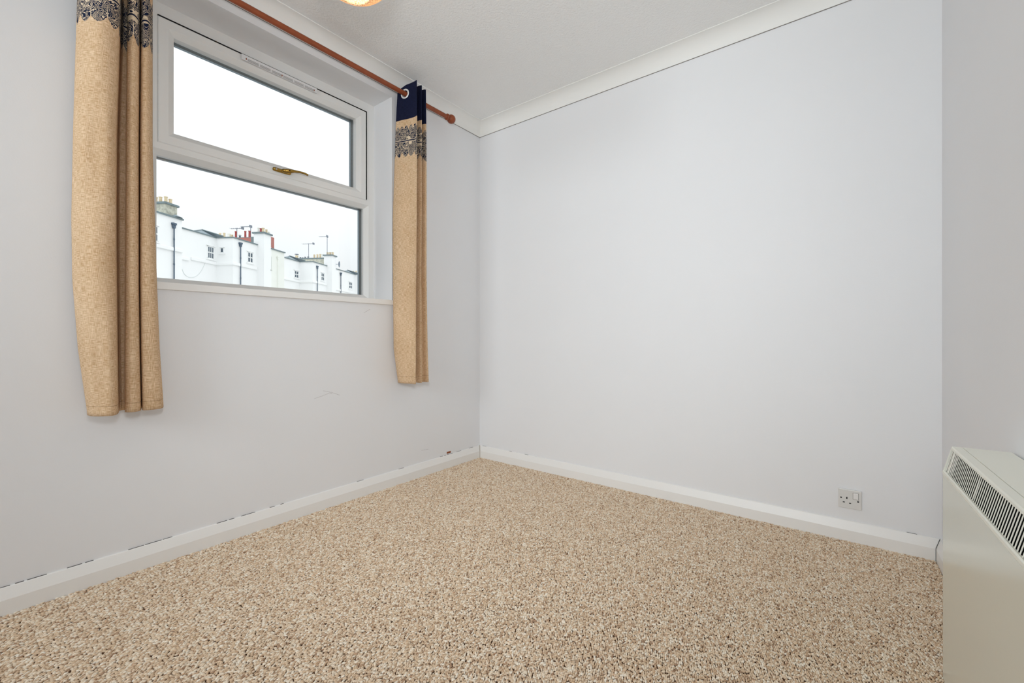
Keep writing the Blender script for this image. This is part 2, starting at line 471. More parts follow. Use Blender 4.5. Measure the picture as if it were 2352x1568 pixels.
# espagnolette handle
hz = 1.676
mb = MB(); mb.loft([(-0.163, -1.336, hz), (-0.163, -1.334, hz), (-0.163, -1.325, hz), (-0.163, -1.27, hz + 0.0), (-0.163, -1.252, hz), (-0.163, -1.247, hz)],
        [0.003, 0.0075, 0.0095, 0.0095, 0.0085, 0.003], 14, [1]*6)
handle = mb.build('window_handle', M_brass, win, smooth=True, label='brass window handle on the transom')
mb = MB(); mb.loft([(-0.158, -1.296, hz), (-0.150, -1.292, hz), (-0.143, -1.277, hz + 0.001), (-0.137, -1.262, hz + 0.003), (-0.130, -1.245, hz + 0.006), (-0.122, -1.222, hz + 0.0065), (-0.119, -1.200, hz + 0.006), (-0.120, -1.184, hz + 0.003), (-0.121, -1.180, hz + 0.002)],
        [0.004, 0.009, 0.0105, 0.0095, 0.0065, 0.005, 0.0048, 0.0052, 0.002], 14)
mb.build('lever', M_brass, handle, smooth=True)
mb = MB(); mb.lathe((-0.154, -1.322, hz), (1, 0, 0), [(0, 0.0), (0, 0.0042), (0.0016, 0.0038), (0.002, 0)], 12)
mb.build('screw', mat('steel', (190, 190, 188), 0.3, metal=1), handle, label='steel fixing screw')
mb = MB(); mb.lathe((-0.131, -1.268, hz + 0.003), (1, 0, 0.35), [(0, 0.0), (0, 0.0045), (0.0022, 0.0040), (0.0022, 0)], 12)
mb.build('key_lock', mat('dark_lock', (52, 44, 36), 0.4, metal=1), handle, label='dark key lock')

# ------------------------------------------------------------------ curtain pole
RX, RZ, RR = 0.090, 2.222, 0.0128
pole = thing('curtain_pole', 'reddish brown wooden curtain pole with a round ball end above the window', 'curtain pole', (RX, -1.3, RZ))
mb = MB(); mb.loft([(RX, -2.24, RZ), (RX, -0.400, RZ)], RR, 20); mb.build('rod', M_wood, pole, smooth=True, auto=40)
for sgn, ye in ((1, -0.412), (-1, -2.23)):
    mb = MB(); mb.lathe((RX, ye, RZ), (0, sgn, 0), [(0, 0.0), (0, 0.0155), (0.003, 0.0195), (0.008, 0.0200), (0.012, 0.0175), (0.014, 0.0135), (0.019, 0.0135)] +
             [(0.0425 - 0.0272 * math.cos(a), max(0.0002, 0.0272 * math.sin(a))) for a in [0.55 + i * (math.pi - 0.55) / 12 for i in range(13)]], 24)
    mb.build('finial', M_wood, pole, smooth=True, auto=50)
for yb in (-0.680, -1.952):
    mb = MB(); mb.loft([(0.0, yb, RZ), (0.012, yb, RZ)], 0.024, 16); mb.loft([(0.01, yb, RZ), (RX, yb, RZ)], 0.008, 10)
    mb.loft([(RX, yb - 0.007, RZ), (RX, yb + 0.007, RZ)], 0.0165, 16); mb.build('bracket', M_wood, pole, smooth=True, auto=40)

# ------------------------------------------------------------------ curtains
def curtain_mat():
    m = bpy.data.materials.new('linen_with_printed_band'); m.use_nodes = True
    n = m.node_tree.nodes; l = m.node_tree.links; p = n['Principled BSDF']
    p.inputs['Roughness'].default_value = 0.9; p.inputs['Specular IOR Level'].default_value = 0.15
    uv = n.new('ShaderNodeUVMap'); uv.uv_map = 'cloth'
    sp = n.new('ShaderNodeSeparateXYZ'); l.new(uv.outputs[0], sp.inputs[0])
    U, V = sp.outputs[0], sp.outputs[1]
    def mth(op, a, b=None, c=None):
        x = n.new('ShaderNodeMath'); x.operation = op
        for i, q in enumerate((a, b, c)):
            if q is None: continue
            if isinstance(q, (int, float)): x.inputs[i].default_value = q
            else: l.new(q, x.inputs[i])
        return x.outputs[0]
    def mixc(f, a, b):
        x = n.new('ShaderNodeMix'); x.data_type = 'RGBA'
        if isinstance(f, (int, float)): x.inputs[0].default_value = f
        else: l.new(f, x.inputs[0])
        for i, q in ((6, a), (7, b)):
            if isinstance(q, tuple): x.inputs[i].default_value = (*q, 1)
            else: l.new(q, x.inputs[i])
        return x.outputs[2]
    def step(a, lo, hi):      # smooth 0..1
        x = n.new('ShaderNodeMapRange'); x.interpolation_type = 'SMOOTHSTEP'
        l.new(a, x.inputs[0]); x.inputs[1].default_value = lo; x.inputs[2].default_value = hi
        return x.outputs[0]
    def noise(su, sv, det=2, dist=0.0, off=0.0):
        mp = n.new('ShaderNodeCombineXYZ')
        l.new(mth('MULTIPLY_ADD', U, su, off), mp.inputs[0]); l.new(mth('MULTIPLY', V, sv), mp.inputs[1])
        x = n.new('ShaderNodeTexNoise'); x.noise_dimensions = '2D'; x.inputs['Scale'].default_value = 1.0
        x.inputs['Detail'].default_value = det; x.inputs['Distortion'].default_value = dist
        l.new(mp.outputs[0], x.inputs['Vector']); return x.outputs['Fac']
    # linen: slubby threads both ways
    base = lin((217, 191, 158))
    hth = noise(60, 780, 3); vth = noise(780, 52, 3, 0, 7.0); big = noise(9, 6, 2)
    tone = mth('ADD', mth('MULTIPLY', mth('SUBTRACT', hth, 0.5), 1.15), mth('MULTIPLY', mth('SUBTRACT', vth, 0.5), 0.8))
    tone = mth('ADD', tone, mth('MULTIPLY', mth('SUBTRACT', big, 0.5), 0.25))
    dark = tuple(v * q for v, q in zip(base, (0.68, 0.54, 0.39))); light = tuple(min(1, v * q) for v, q in zip(base, (1.20, 1.22, 1.28)))
    tn = step(tone, -0.42, 0.42)
    linen = mixc(tn, dark, light)
    slub = step(noise(160, 420, 2, 0, 3.0), 0.70, 0.78)
    linen = mixc(mth('MULTIPLY', slub, 0.5), linen, lin((140, 92, 58)))
    # water stain low on the cloth
    navy = lin((26, 34, 58)); cream = lin((222, 203, 176))
    # leaf band
    per = 0.040
    ph = mth('MULTIPLY', U, math.pi / per)
    sc = mth('ABSOLUTE', mth('SINE', ph))
    wob = mth('MULTIPLY', mth('SUBTRACT', noise(30, 6, 1, 0, 11.0), 0.5), 0.022)
    lowb = mth('ADD', mth('MULTIPLY_ADD', sc, -0.024, 1.884), wob)
    sc2 = mth('ABSOLUTE', mth('SINE', mth('MULTIPLY', U, math.pi / 0.030)))
    upb = mth('ADD', mth('MULTIPLY_ADD', sc2, 0.022, 2.018), mth('MULTIPLY', wob, 0.4))
    inb = mth('MULTIPLY', step(mth('SUBTRACT', V, lowb), -0.0005, 0.0005), step(mth('SUBTRACT', upb, V), -0.0005, 0.0005))
    nz = noise(60, 54, 1.0, 0.8, 2.0)
    sw = mth('SINE', mth('MULTIPLY', nz, 2 * math.pi * 8.0))
    swirl = step(sw, 0.4, 0.75)
    vein = step(mth('ADD', sc, mth('MULTIPLY', mth('SUBTRACT', V, 1.84), 0.9)), 0.16, 0.07)
    body = mixc(mth('MAXIMUM', swirl, mth('MULTIPLY', vein, step(V, 1.935, 1.915))), navy, cream)
    # the thin line through the middle of the band, with its open flowers
    midz = mth('ADD', mth('MULTIPLY', mth('SUBTRACT', noise(14, 0.0, 0, 0, 5.0), 0.5), 0.012), 1.952)
    dz = mth('ABSOLUTE', mth('SUBTRACT', V, midz))
    body = mixc(step(dz, 0.0062, 0.0054), body, cream)
    body = mixc(step(dz, 0.0034, 0.0028), body, navy)
    bloom = mth('MULTIPLY', step(noise(28, 26, 0, 0, 17.0), 0.66, 0.69), mth('MULTIPLY', step(dz, 0.028, 0.02), step(dz, 0.006, 0.007)))
    body = mixc(mth('MULTIPLY', bloom, step(sw, 0.6, 0.4)), body, cream)
    col = mixc(inb, linen, body)
    # plain navy heading
    nav2 = mixc(mth('MULTIPLY', tn, 0.35), lin((16, 20, 42)), lin((42, 48, 84)))
    col = mixc(step(V, 2.0745, 2.0755), col, nav2)
    l.new(col, p.inputs['Base Color'])
    # hem stitch + weave relief
    hem = step(mth('ABSOLUTE', mth('SUBTRACT', V, 0.628)), 0.0016, 0.0004)
    col = mixc(mth('MULTIPLY', hem, 0.45), col, lin((120, 84, 54)))
    l.new(col, p.inputs['Base Color'])
    hgt = mth('SUBTRACT', mth('MULTIPLY', tone, 0.5), mth('MULTIPLY', hem, 1.5))
    b = n.new('ShaderNodeBump'); b.inputs['Strength'].default_value = 0.35; b.inputs['Distance'].default_value = 0.001
    l.new(hgt, b.inputs['Height']); l.new(b.outputs['Normal'], p.inputs['Normal'])
    # cloth lets a little light through
    tr = n.new('ShaderNodeBsdfTranslucent'); l.new(col, tr.inputs['Color'])
    mx = n.new('ShaderNodeMixShader'); mx.inputs[0].default_value = 0.05
    out = n['Material Output']
    l.new(p.outputs[0], mx.inputs[1]); l.new(tr.outputs[0], mx.inputs[2]); l.new(mx.outputs[0], out.inputs['Surface'])
    return m
M_curtain = curtain_mat()

def catmull(P, per=8):
    out = []
    n = len(P)
    for i in range(n - 1):
        p0 = P[max(i-1, 0)]; p1 = P[i]; p2 = P[i+1]; p3 = P[min(i+2, n-1)]
        for k in range(per):
            t = k / per
            out.append(tuple(0.5 * (2*b + (c-a)*t + (2*a-5*b+4*c-d)*t*t + (-a+3*b-3*c+d)*t**3) for a, b, c, d in zip(p0, p1, p2, p3)))
    out.append(P[-1]); return out

def y_at(px, X):
    k = (px - 1176) / FPX
    t = (X - CAM.x) / (-math.sin(YAW) + math.cos(YAW) * k)
    return CAM.y + t * (math.cos(YAW) + math.sin(YAW) * k)

def interp(tab, z):
    if z >= tab[0][0]: return tab[0][1]
    for (za, a), (zb, b) in zip(tab, tab[1:]):
        if za >= z >= zb:
            f = (za - z) / (za - zb)
            return [x + (y - x) * f for x, y in zip(a, b)]
    return tab[-1][1]

def make_curtain(name, label, profile_fn, z0, z1, root_loc, droop=0.0):
    root = thing(name, label, 'curtain', root_loc, group='pair of linen curtains')
    zs = list(np.arange(z0, 2.186, 0.014)) + list(np.arange(2.188, 2.258, 0.0035)) + list(np.arange(2.262, z1, 0.007)) + [z1]
    rows = [profile_fn(z) for z in zs]
    nc = len(rows[0])
    # arc length from the mid row gives a steady cloth coordinate
    ref = rows[len(rows) // 2]; arc = [0]
    for a, b in zip(ref, ref[1:]): arc.append(arc[-1] + math.hypot(b[0]-a[0], b[1]-a[1]))
    vs = []; uvs = []
    R = Vector(root_loc)
    for z, r in zip(zs, rows):
        for (x, y), u in zip(r, arc):
            zz = z - droop * max(0.0, 1 - u / 0.10) * max(0.0, min(1.0, (z - 2.16) / 0.11)); vs.append((x - R.x, y - R.y, zz - R.z)); uvs.append((u, z))
    fs = []
    for i in range(len(zs) - 1):
        for j in range(nc - 1):
            q = (i*nc+j, i*nc+j+1, (i+1)*nc+j+1, (i+1)*nc+j)
            c = sum((Vector(vs[t]) for t in q), Vector()) / 4 + R
            if math.hypot(c.x - RX, c.z - RZ) < 0.0205: continue     # the eyelet holes
            fs.append(q)
    me = bpy.data.meshes.new('drape'); me.from_pydata(vs, [], fs)
    uvl = me.uv_layers.new(name='cloth')
    for lp in me.loops: uvl.data[lp.index].uv = uvs[lp.vertex_index]
    for p in me.polygons: p.use_smooth = True
    me.materials.append(M_curtain)
    o = bpy.data.objects.new('drape', me); COL.objects.link(o); o.parent = root
    sm = o.modifiers.new('cloth', 'SOLIDIFY'); sm.thickness = 0.0016; sm.offset = 0
    # eyelets where the cloth crosses the pole
    row = profile_fn(RZ)
    for (a, b) in zip(row, row[1:]):
        if (a[0] - RX) * (b[0] - RX) < 0:
            f = (RX - a[0]) / (b[0] - a[0]); yc = a[1] + (b[1] - a[1]) * f
            tx = Vector((b[0] - a[0], b[1] - a[1], 0)).normalized(); nn = Vector((tx.y, -tx.x, 0))
            mbx = MB(); c = Vector((RX, yc, RZ)); seg = 28; rings = []
            prof = [(0.0185, -0.0022), (0.0185, 0.0022), (0.0215, 0.0034), (0.0270, 0.0026), (0.0282, 0.0), (0.0270, -0.0026), (0.0215, -0.0034)]
            n = len(prof); vv = []; ff = []
            for k in range(seg):
                a2 = 2 * math.pi * k / seg
                for r_, h_ in prof:
                    vv.append(tuple(c + tx * math.cos(a2) * r_ + Vector((0, 0, 1)) * math.sin(a2) * r_ + nn * h_))
            for k in range(seg):
                for i in range(n):
                    ff.append((k*n+i, k*n+(i+1) % n, ((k+1) % seg)*n+(i+1) % n, ((k+1) % seg)*n+i))
            mbx.add(vv, ff); mbx.build('eyelet', M_ring, root, smooth=True, label='pale metal eyelet ring')
    return root

def z_of(py, t): return CAM.z + (771 - py) / FPX * t
# left curtain: pixel columns of its folds at several heights
LT = [(z_of(0, 1.42), [177, 277, 292, 321, 350]), (z_of(300, 1.42), [168, 268, 289, 319, 350]), (z_of(500, 1.42), [164, 267, 288, 319, 356]),
      (z_of(640, 1.42), [166, 268, 287, 319, 360]), (z_of(800, 1.42), [179, 270, 286, 321, 366]), (z_of(948, 1.42), [200, 272, 286, 324, 375])]
def left_profile(z):
    a, b, c, d, e = interp(LT, z)
    w = b - a
    dep = 0.0
    wr = 0.004 * math.sin(z * 9.0 + 1.0)
    # lower down the cloth hangs flatter
    lo = min(1, max(0, (1.3 - z) / 0.7))
    bk = 0.036 + 0.02 * lo
    P = [(a + 6, 0.040), (a + 1.5, 0.060), (a + 1, 0.082), (a + 0.07*w, 0.112), (a + 0.24*w, 0.142 + wr), (a + 0.52*w, 0.164 - wr), (a + 0.80*w, 0.171), (b - 5, 0.156), (b - 0.5, 0.120), (b + 1.5, 0.070), (b + 5, bk + 0.006),
         ((b + c)/2 + 1, bk), (c + 1.5, bk + 0.004), (c + 4.0, 0.062), (c + 2.5, 0.088), (c + 1.5, 0.110), (c + 6, 0.128), ((c+d)/2, 0.138), (d - 5, 0.128), (d - 0.8, 0.108), (d + 0.0, 0.075), (d + 1.4, bk),
         (d + 4.0, bk), (d + 4.5, 0.072), (d + 3.2, 0.100), (d + 7.0, 0.121), ((d+e)/2, 0.130), (e - 8, 0.124), (e - 2, 0.106), (e, 0.086), (e - 2, 0.062), (e - 6, 0.05)]
    return catmull([(x, y_at(px, x)) for px, x in P], 6)
cl_l = make_curtain('curtain', 'beige linen curtain left of the window, one wide fold and two narrow ones', left_profile, 0.597, 2.292, (0.09, -1.97, 0.597))

RT = [(z_of(190, 2.45), [913, 956.5, 968.5, 977.5]), (z_of(280, 2.45), [909, 957, 968.5, 978.5]), (z_of(362, 2.45), [906.5, 957, 968, 979]), (z_of(500, 2.45), [902, 956.5, 968, 979]),
      (z_of(640, 2.45), [902.5, 955, 967, 979]), (z_of(800, 2.45), [904, 954.5, 967, 981.5]), (z_of(880, 2.45), [914, 954, 968, 984])]
def right_profile(z):
    a, b, c, d = interp(RT, z)
    lo = min(1, max(0, (1.9 - z) / 0.8))        # the last two folds merge lower down
    w = b - a
    wr = 0.5 * math.sin(z * 7.0)
    v2 = 0.045 + 0.075 * lo
    s2 = 0.162 - 0.008 * lo
    fl = 0.012 * lo
    def yc(px, X): return y_at(px, X)
    P = [(a + 3, 0.016), (a + 0.5, 0.030), (a + 0.14*w, 0.052 + fl), (a + 0.35*w, 0.082 + fl), (a + 0.55*w, 0.108 + fl*0.6), (a + 0.75*w, 0.137), (a + 0.92*w, 0.163), (b - 0.6, 0.176), (b + 0.0, 0.179)]
    pts = [(x, yc(px + (wr if 1 < i < 7 else 0), x)) for i, (px, x) in enumerate(P)]
    y1 = yc(b, 0.179)
    # first return fold, hidden behind the front panel
    pts += [(0.174, y1 + 0.006), (0.150, y1 + 0.010), (0.120, y1 + 0.014), (0.070, y1 + 0.020), (0.045, y1 + 0.026)]
    y2 = yc(c, s2)
    pts += [(0.060, y2 - 0.010), (0.105, y2 - 0.009), (0.142, y2 - 0.006), (s2, y2), (0.146, y2 + 0.006), (0.125 , y2 + 0.011), (v2, y2 + 0.016)]
    y3 = yc(d, 0.146)
    pts += [(max(v2, 0.080), y3 - 0.012), (0.120, y3 - 0.010), (0.141, y3 - 0.006), (0.146, y3), (0.138, y3 + 0.005), (0.100, y3 + 0.006), (0.060, y3 + 0.004), (0.045, y3 + 0.004)]
    return catmull(pts, 6)
cl_r = make_curtain('curtain', 'beige linen curtain right of the window, bunched narrow with navy heading and eyelet showing', right_profile, 0.590, 2.272, (0.09, -0.68, 0.590), droop=0.030)

# ------------------------------------------------------------------ power socket
sx0 = on_far(1925.5, 1145).x; sx1 = on_far(1979, 1145).x
sc = on_far(1952.3, 1145); sw_ = 0.041
scx, scz = (sx0 + sx1) / 2, sc.z
hwid = (sx1 - sx0) / 2
sock = thing('power_socket', 'single white switched power socket low on the far wall above the skirting', 'socket', (scx, 0, scz))
hh = 0.0395
mb = MB(); mb.box(scx - hwid, scx + hwid, -0.009, 0.0, scz - hh, scz + hh, bev=0.0022)
mb.build('faceplate', M_socket, sock)
def sp(u, v): return scx + u * hwid, scz + v * hh          # plate coordinates -1..1
x, z = sp(0.50, 0.40); mb = MB(); mb.box(x - 0.0095, x + 0.0095, -0.0096, -0.0085, z - 0.0135, z + 0.0135)
mb.build('switch_surround', mat('socket_shadow', (120, 112, 106), 0.7), sock, label='thin grey gap round the switch')
mb = MB(); mb.box(x - 0.0085, x + 0.0085, -0.0128, -0.0088, z - 0.0120, z + 0.0128, bev=0.0012)
mb.build('rocker_switch', mat('rocker_plastic', (0.80, 0.79, 0.78), 0.25, linear=True), sock)
for u, v, w_, h_ in ((-0.26, 0.10, 0.0022, 0.0040), (-0.52, -0.38, 0.0034, 0.0018), (0.02, -0.42, 0.0034, 0.0018)):
    x, z = sp(u, v); mb = MB(); mb.box(x - w_, x + w_, -0.0094, -0.0055, z - h_, z + h_); mb.build('pin_hole', M_black, sock, label='black pin slot')
for u, v in ((-0.76, 0.06), (0.70, -0.12)):
    x, z = sp(u, v); mb = MB(); mb.lathe((x, -0.008, z), (0, -1, 0), [(0, 0.0), (0, 0.0033), (0.0016, 0.0030), (0.0017, 0)], 14)
    mb.build('screw', M_black, sock, smooth=True, auto=30, label='dark fixing screw')

# ------------------------------------------------------------------ storage heater on the right wall
HY = -0.785; HL = 0.92
h0 = Vector((xc(HY), HY, 0))
heater = thing('storage_heater', 'cream storage heater with a slatted top grille against the right wall', 'heater', tuple(h0))
def hx(aa, bb, zz): return h0 - cdir * aa + cn * bb + Vector((0, 0, zz))       # along, out, up
ZT, ZG0, ZG1 = 0.582, 0.5215, 0.5745
B0, B1 = 0.1215, 0.104
def hmb():
    q = MB(); q.xf = lambda a_, b_, z_: hx(a_, b_, z_); return q
mb = hmb(); mb.box(0.002, HL, 0.012, B0 - 0.012, 0.004, 0.494)
mb.box(0.03, HL - 0.03, 0.02, 0.10, 0.0, 0.03)
mb.build('casing', M_heater, heater)
mb = hmb(); mb.box(0.0, HL, B0 - 0.006, B0 - 0.0005, 0.0, 0.511, bev=0.002)
mb.build('front_panel', M_heater, heater)
# hood: end cheeks, top lip and lower lip round the grille
mb = hmb()
def hood_bar(prof, a0, a1):
    mb.extrude(prof, [[(a0, b_, z_) for b_, z_ in prof], [(a1, b_, z_) for b_, z_ in prof]])
hood_bar([(0.087, ZT), (B1 + 0.0, ZT), (B1 + 0.0022, ZT - 0.003), (B1 + 0.0026, ZG1), (B1 - 0.003, ZG1), (0.087, ZT - 0.006)], 0.0045, HL - 0.0045)
hood_bar([(B0 - 0.002, ZG0), (B0 + 0.0005, ZG0 - 0.002), (B0 + 0.0005, ZG0 - 0.0085), (B0 - 0.005, ZG0 - 0.0085), (B0 - 0.006, ZG0 - 0.001)], 0.0045, HL - 0.0045)
for a0, a1 in ((0.0, 0.0045), (HL - 0.0045, HL)):
    hood_bar([(0.012, 0.494), (B0 - 0.012, 0.494), (B0 - 0.0005, ZG0 - 0.0085), (B0 - 0.0015, ZG0), (B1 + 0.0026, ZG1), (B1, ZT), (0.012, ZT)], a0, a1)
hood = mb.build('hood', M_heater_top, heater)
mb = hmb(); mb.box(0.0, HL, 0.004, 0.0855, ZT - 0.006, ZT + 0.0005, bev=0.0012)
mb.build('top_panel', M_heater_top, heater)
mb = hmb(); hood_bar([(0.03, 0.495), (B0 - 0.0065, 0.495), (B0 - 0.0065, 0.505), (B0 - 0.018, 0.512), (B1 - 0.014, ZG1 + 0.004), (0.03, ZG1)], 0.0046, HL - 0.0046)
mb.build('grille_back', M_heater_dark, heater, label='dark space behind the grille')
pitch = 0.0118; nf = int((HL - 0.012) / pitch)
fin_me = None
top_ = Vector((B1 - 0.0002, ZG1 + 0.001)); bot_ = Vector((B0 - 0.0045, ZG0 - 0.001))
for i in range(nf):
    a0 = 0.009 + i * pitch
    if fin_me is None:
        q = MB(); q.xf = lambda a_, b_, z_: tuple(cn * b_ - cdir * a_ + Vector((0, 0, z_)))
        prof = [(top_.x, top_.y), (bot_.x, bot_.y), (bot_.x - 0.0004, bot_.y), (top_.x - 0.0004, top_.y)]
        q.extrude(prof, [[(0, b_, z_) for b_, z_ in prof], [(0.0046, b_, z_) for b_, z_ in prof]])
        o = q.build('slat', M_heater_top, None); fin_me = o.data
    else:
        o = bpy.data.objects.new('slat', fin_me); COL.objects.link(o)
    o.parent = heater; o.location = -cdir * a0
for ac in (0.028, 0.246):
    mb = hmb(); pts = []
    for k in range(9):
        f = k / 8; b_ = top_.x + (bot_.x - top_.x) * f; z_ = top_.y + (bot_.y - top_.y) * f
        pts.append((ac + 0.004 * math.sin(f * 2.6), b_ - 0.0004, z_))
    pts = [hx(*p) for p in pts]
    m2_ = MB(); m2_.loft([tuple(p) for p in pts], [0.0011] * 9, 8); m2_.build('clip', M_heater_top, heater, smooth=True, label='bent spring clip in the grille')

# ------------------------------------------------------------------ pendant lamp
def shade_mat():
    m = bpy.data.materials.new('woven_shade'); m.use_nodes = True
    n = m.node_tree.nodes; l = m.node_tree.links; p = n['Principled BSDF']
    t = n.new('ShaderNodeTexCoord'); v = n.new('ShaderNodeTexVoronoi'); v.inputs['Scale'].default_value = 250
    r = n.new('ShaderNodeValToRGB'); r.color_ramp.elements[0].color = (*lin((250, 238, 212)), 1); r.color_ramp.elements[1].color = (*lin((186, 138, 92)), 1)
    r.color_ramp.elements[0].position = 0.42; r.color_ramp.elements[1].position = 0.85
    l.new(t.outputs['Object'], v.inputs['Vector']); l.new(v.outputs['Distance'], r.inputs['Fac']); l.new(r.outputs['Color'], p.inputs['Base Color'])
    p.inputs['Roughness'].default_value = 0.85
    tr = n.new('ShaderNodeBsdfTranslucent'); l.new(r.outputs['Color'], tr.inputs['Color'])
    mx = n.new('ShaderNodeMixShader'); mx.inputs[0].default_value = 0.45
    l.new(p.outputs[0], mx.inputs[1]); l.new(tr.outputs[0], mx.inputs[2]); l.new(mx.outputs[0], n['Material Output'].inputs['Surface'])
    return m
LC = Vector((0.909, -1.579, 1.994)); LR = 0.1314
lamp = thing('pendant_lamp', 'woven ball lampshade glowing warm, hanging from the ceiling at the top edge', 'lamp', (LC.x, LC.y, H))
mb = MB()
ang0, ang1 = math.radians(20), math.pi - math.asin(0.0503 / 0.1314)
prof = []
for i in range(25):
    a = ang0 + (ang1 - ang0) * i / 24
    prof.append((LR * math.cos(a), LR * math.sin(a)))
seg = 40; vs = []; fs = []
for h_, r_ in prof:
    for k in range(seg):
        a = 2 * math.pi * k / seg; vs.append((LC.x + r_ * math.cos(a), LC.y + r_ * math.sin(a), LC.z + h_))
for i in range(len(prof) - 1):
    for k in range(seg):
        fs.append((i*seg+k, i*seg+(k+1) % seg, (i+1)*seg+(k+1) % seg, (i+1)*seg+k))
mb.add(vs, fs)
M_shade = shade_mat()
sh = mb.build('shade', M_shade, lamp, smooth=True, label='woven ball shade open below')
mo = sh.modifiers.new('thick', 'SOLIDIFY'); mo.thickness = 0.004
mb = MB(); q = LC.z + LR * math.cos(ang1); r_ = LR * math.sin(ang1)
rim = [(LC.x + r_ * math.cos(2*math.pi*k/40), LC.y + r_ * math.sin(2*math.pi*k/40), q) for k in range(41)]
mb.loft(rim, 0.0025, 8); mb.build('rim', M_shade, lamp, smooth=True)
mb = MB(); mb.loft([(LC.x, LC.y, H), (LC.x, LC.y, LC.z + 0.05)], 0.0035, 8); mb.build('cord', M_upvc, lamp)
mb = MB(); mb.lathe((LC.x, LC.y, H), (0, 0, -1), [(0, 0.0), (0, 0.04), (0.012, 0.036), (0.02, 0.012), (0.02, 0)], 20); mb.build('ceiling_rose', M_upvc, lamp, smooth=True, auto=40)
mb = MB(); mb.lathe((LC.x, LC.y, LC.z + 0.06), (0, 0, -1), [(0, 0.0), (0, 0.014), (0.03, 0.016), (0.045, 0.024), (0.06, 0.030), (0.075, 0.026), (0.085, 0.012), (0.087, 0)], 20)
mbulb = bpy.data.materials.new('lit_bulb'); mbulb.use_nodes = True
pb = mbulb.node_tree.nodes['Principled BSDF']; pb.inputs['Emission Color'].default_value = (1.0, 0.84, 0.60, 1); pb.inputs['Emission Strength'].default_value = LAMP_W * 2.2
mb.build('bulb', mbulb, lamp, smooth=True)

# ------------------------------------------------------------------ the street outside
Dd = Rd * 0.1034 + Fd * 0.9946           # along the terrace, away from us
Md = Fd * 0.1034 - Rd * 0.9946           # from us towards the terrace fronts
def tw(s, n, z): return (CAM.x + Dd.x * s + Md.x * n, CAM.y + Dd.y * s + Md.y * n, z)
def s_on(px, n):
    k = (px - 1176) / FPX; t = n / (0.1034 - 0.9946 * k); return t * (0.9946 + 0.1034 * k), t
def n_on(px, s):
    k = (px - 1176) / FPX; t = s / (0.9946 + 0.1034 * k); return t * (0.1034 - 0.9946 * k), t
GZ = -4.0
M_ground = mat('pale_paving', (0.55, 0.55, 0.54), 0.9, linear=True, var=0.1, vscale=0.3)
mb = MB(); mb.box(-260, 260, -260, 260, GZ - 0.2, GZ)
ground = mb.build('ground', M_ground, kind='structure', label='pale paving far below the window')

M_stucco = mat('white_stucco', (0.88, 0.885, 0.885), 0.85, linear=True, var=0.012, vscale=0.6, spec=0.2)
M_creams = mat('cream_stucco', (0.82, 0.83, 0.78), 0.85, linear=True, var=0.03, vscale=1.2, spec=0.2)
M_slate = mat('grey_slate', (122, 136, 144), 0.6, var=0.25, vscale=5)
M_lead = mat('lead_coping', (108, 124, 128), 0.6, var=0.15, vscale=3)
M_iron = mat('painted_iron', (62, 84, 104), 0.45)
M_stone = mat('weathered_stone', (182, 182, 168), 0.95, var=0.3, vscale=5, bump=0.4, bscale=12)
M_pot = mat('buff_clay', (214, 196, 162), 0.85, var=0.12, vscale=4)
M_redpot = mat('red_clay', (156, 62, 58), 0.85, var=0.1, vscale=4)
M_dpane = mat('dark_pane', (72, 88, 102), 0.12, spec=0.6)
M_aer = mat('aerial_metal', (120, 128, 140), 0.5)
def brick_mat():
    m = bpy.data.materials.new('red_brick'); m.use_nodes = True
    n = m.node_tree.nodes; l = m.node_tree.links; p = n['Principled BSDF']
    t = n.new('ShaderNodeTexCoord'); b = n.new('ShaderNodeTexBrick'); b.inputs['Scale'].default_value = 4.4
    b.inputs['Color1'].default_value = (*lin((176, 84, 74)), 1); b.inputs['Color2'].default_value = (*lin((150, 70, 64)), 1); b.inputs['Mortar'].default_value = (*lin((206, 180, 168)), 1)
    mp = n.new('ShaderNodeMapping'); mp.inputs['Rotation'].default_value = (math.pi / 2, 0, 0)
    l.new(t.outputs['Object'], mp.inputs[0]); l.new(mp.outputs[0], b.inputs['Vector']); l.new(b.outputs['Color'], p.inputs['Base Color'])
    p.inputs['Roughness'].default_value = 0.9
    return m
M_brick = brick_mat()
def tmb():
    q = MB(); q.xf = lambda s_, n_, z_: tw(s_, n_, z_); return q
ZP = 9.48           # parapet

def house(label, s, n): 
    x, y, _ = tw(s, n, 0)
    return thing('terraced_house', label, 'house', (x, y, GZ), group='white terraced houses across the street')

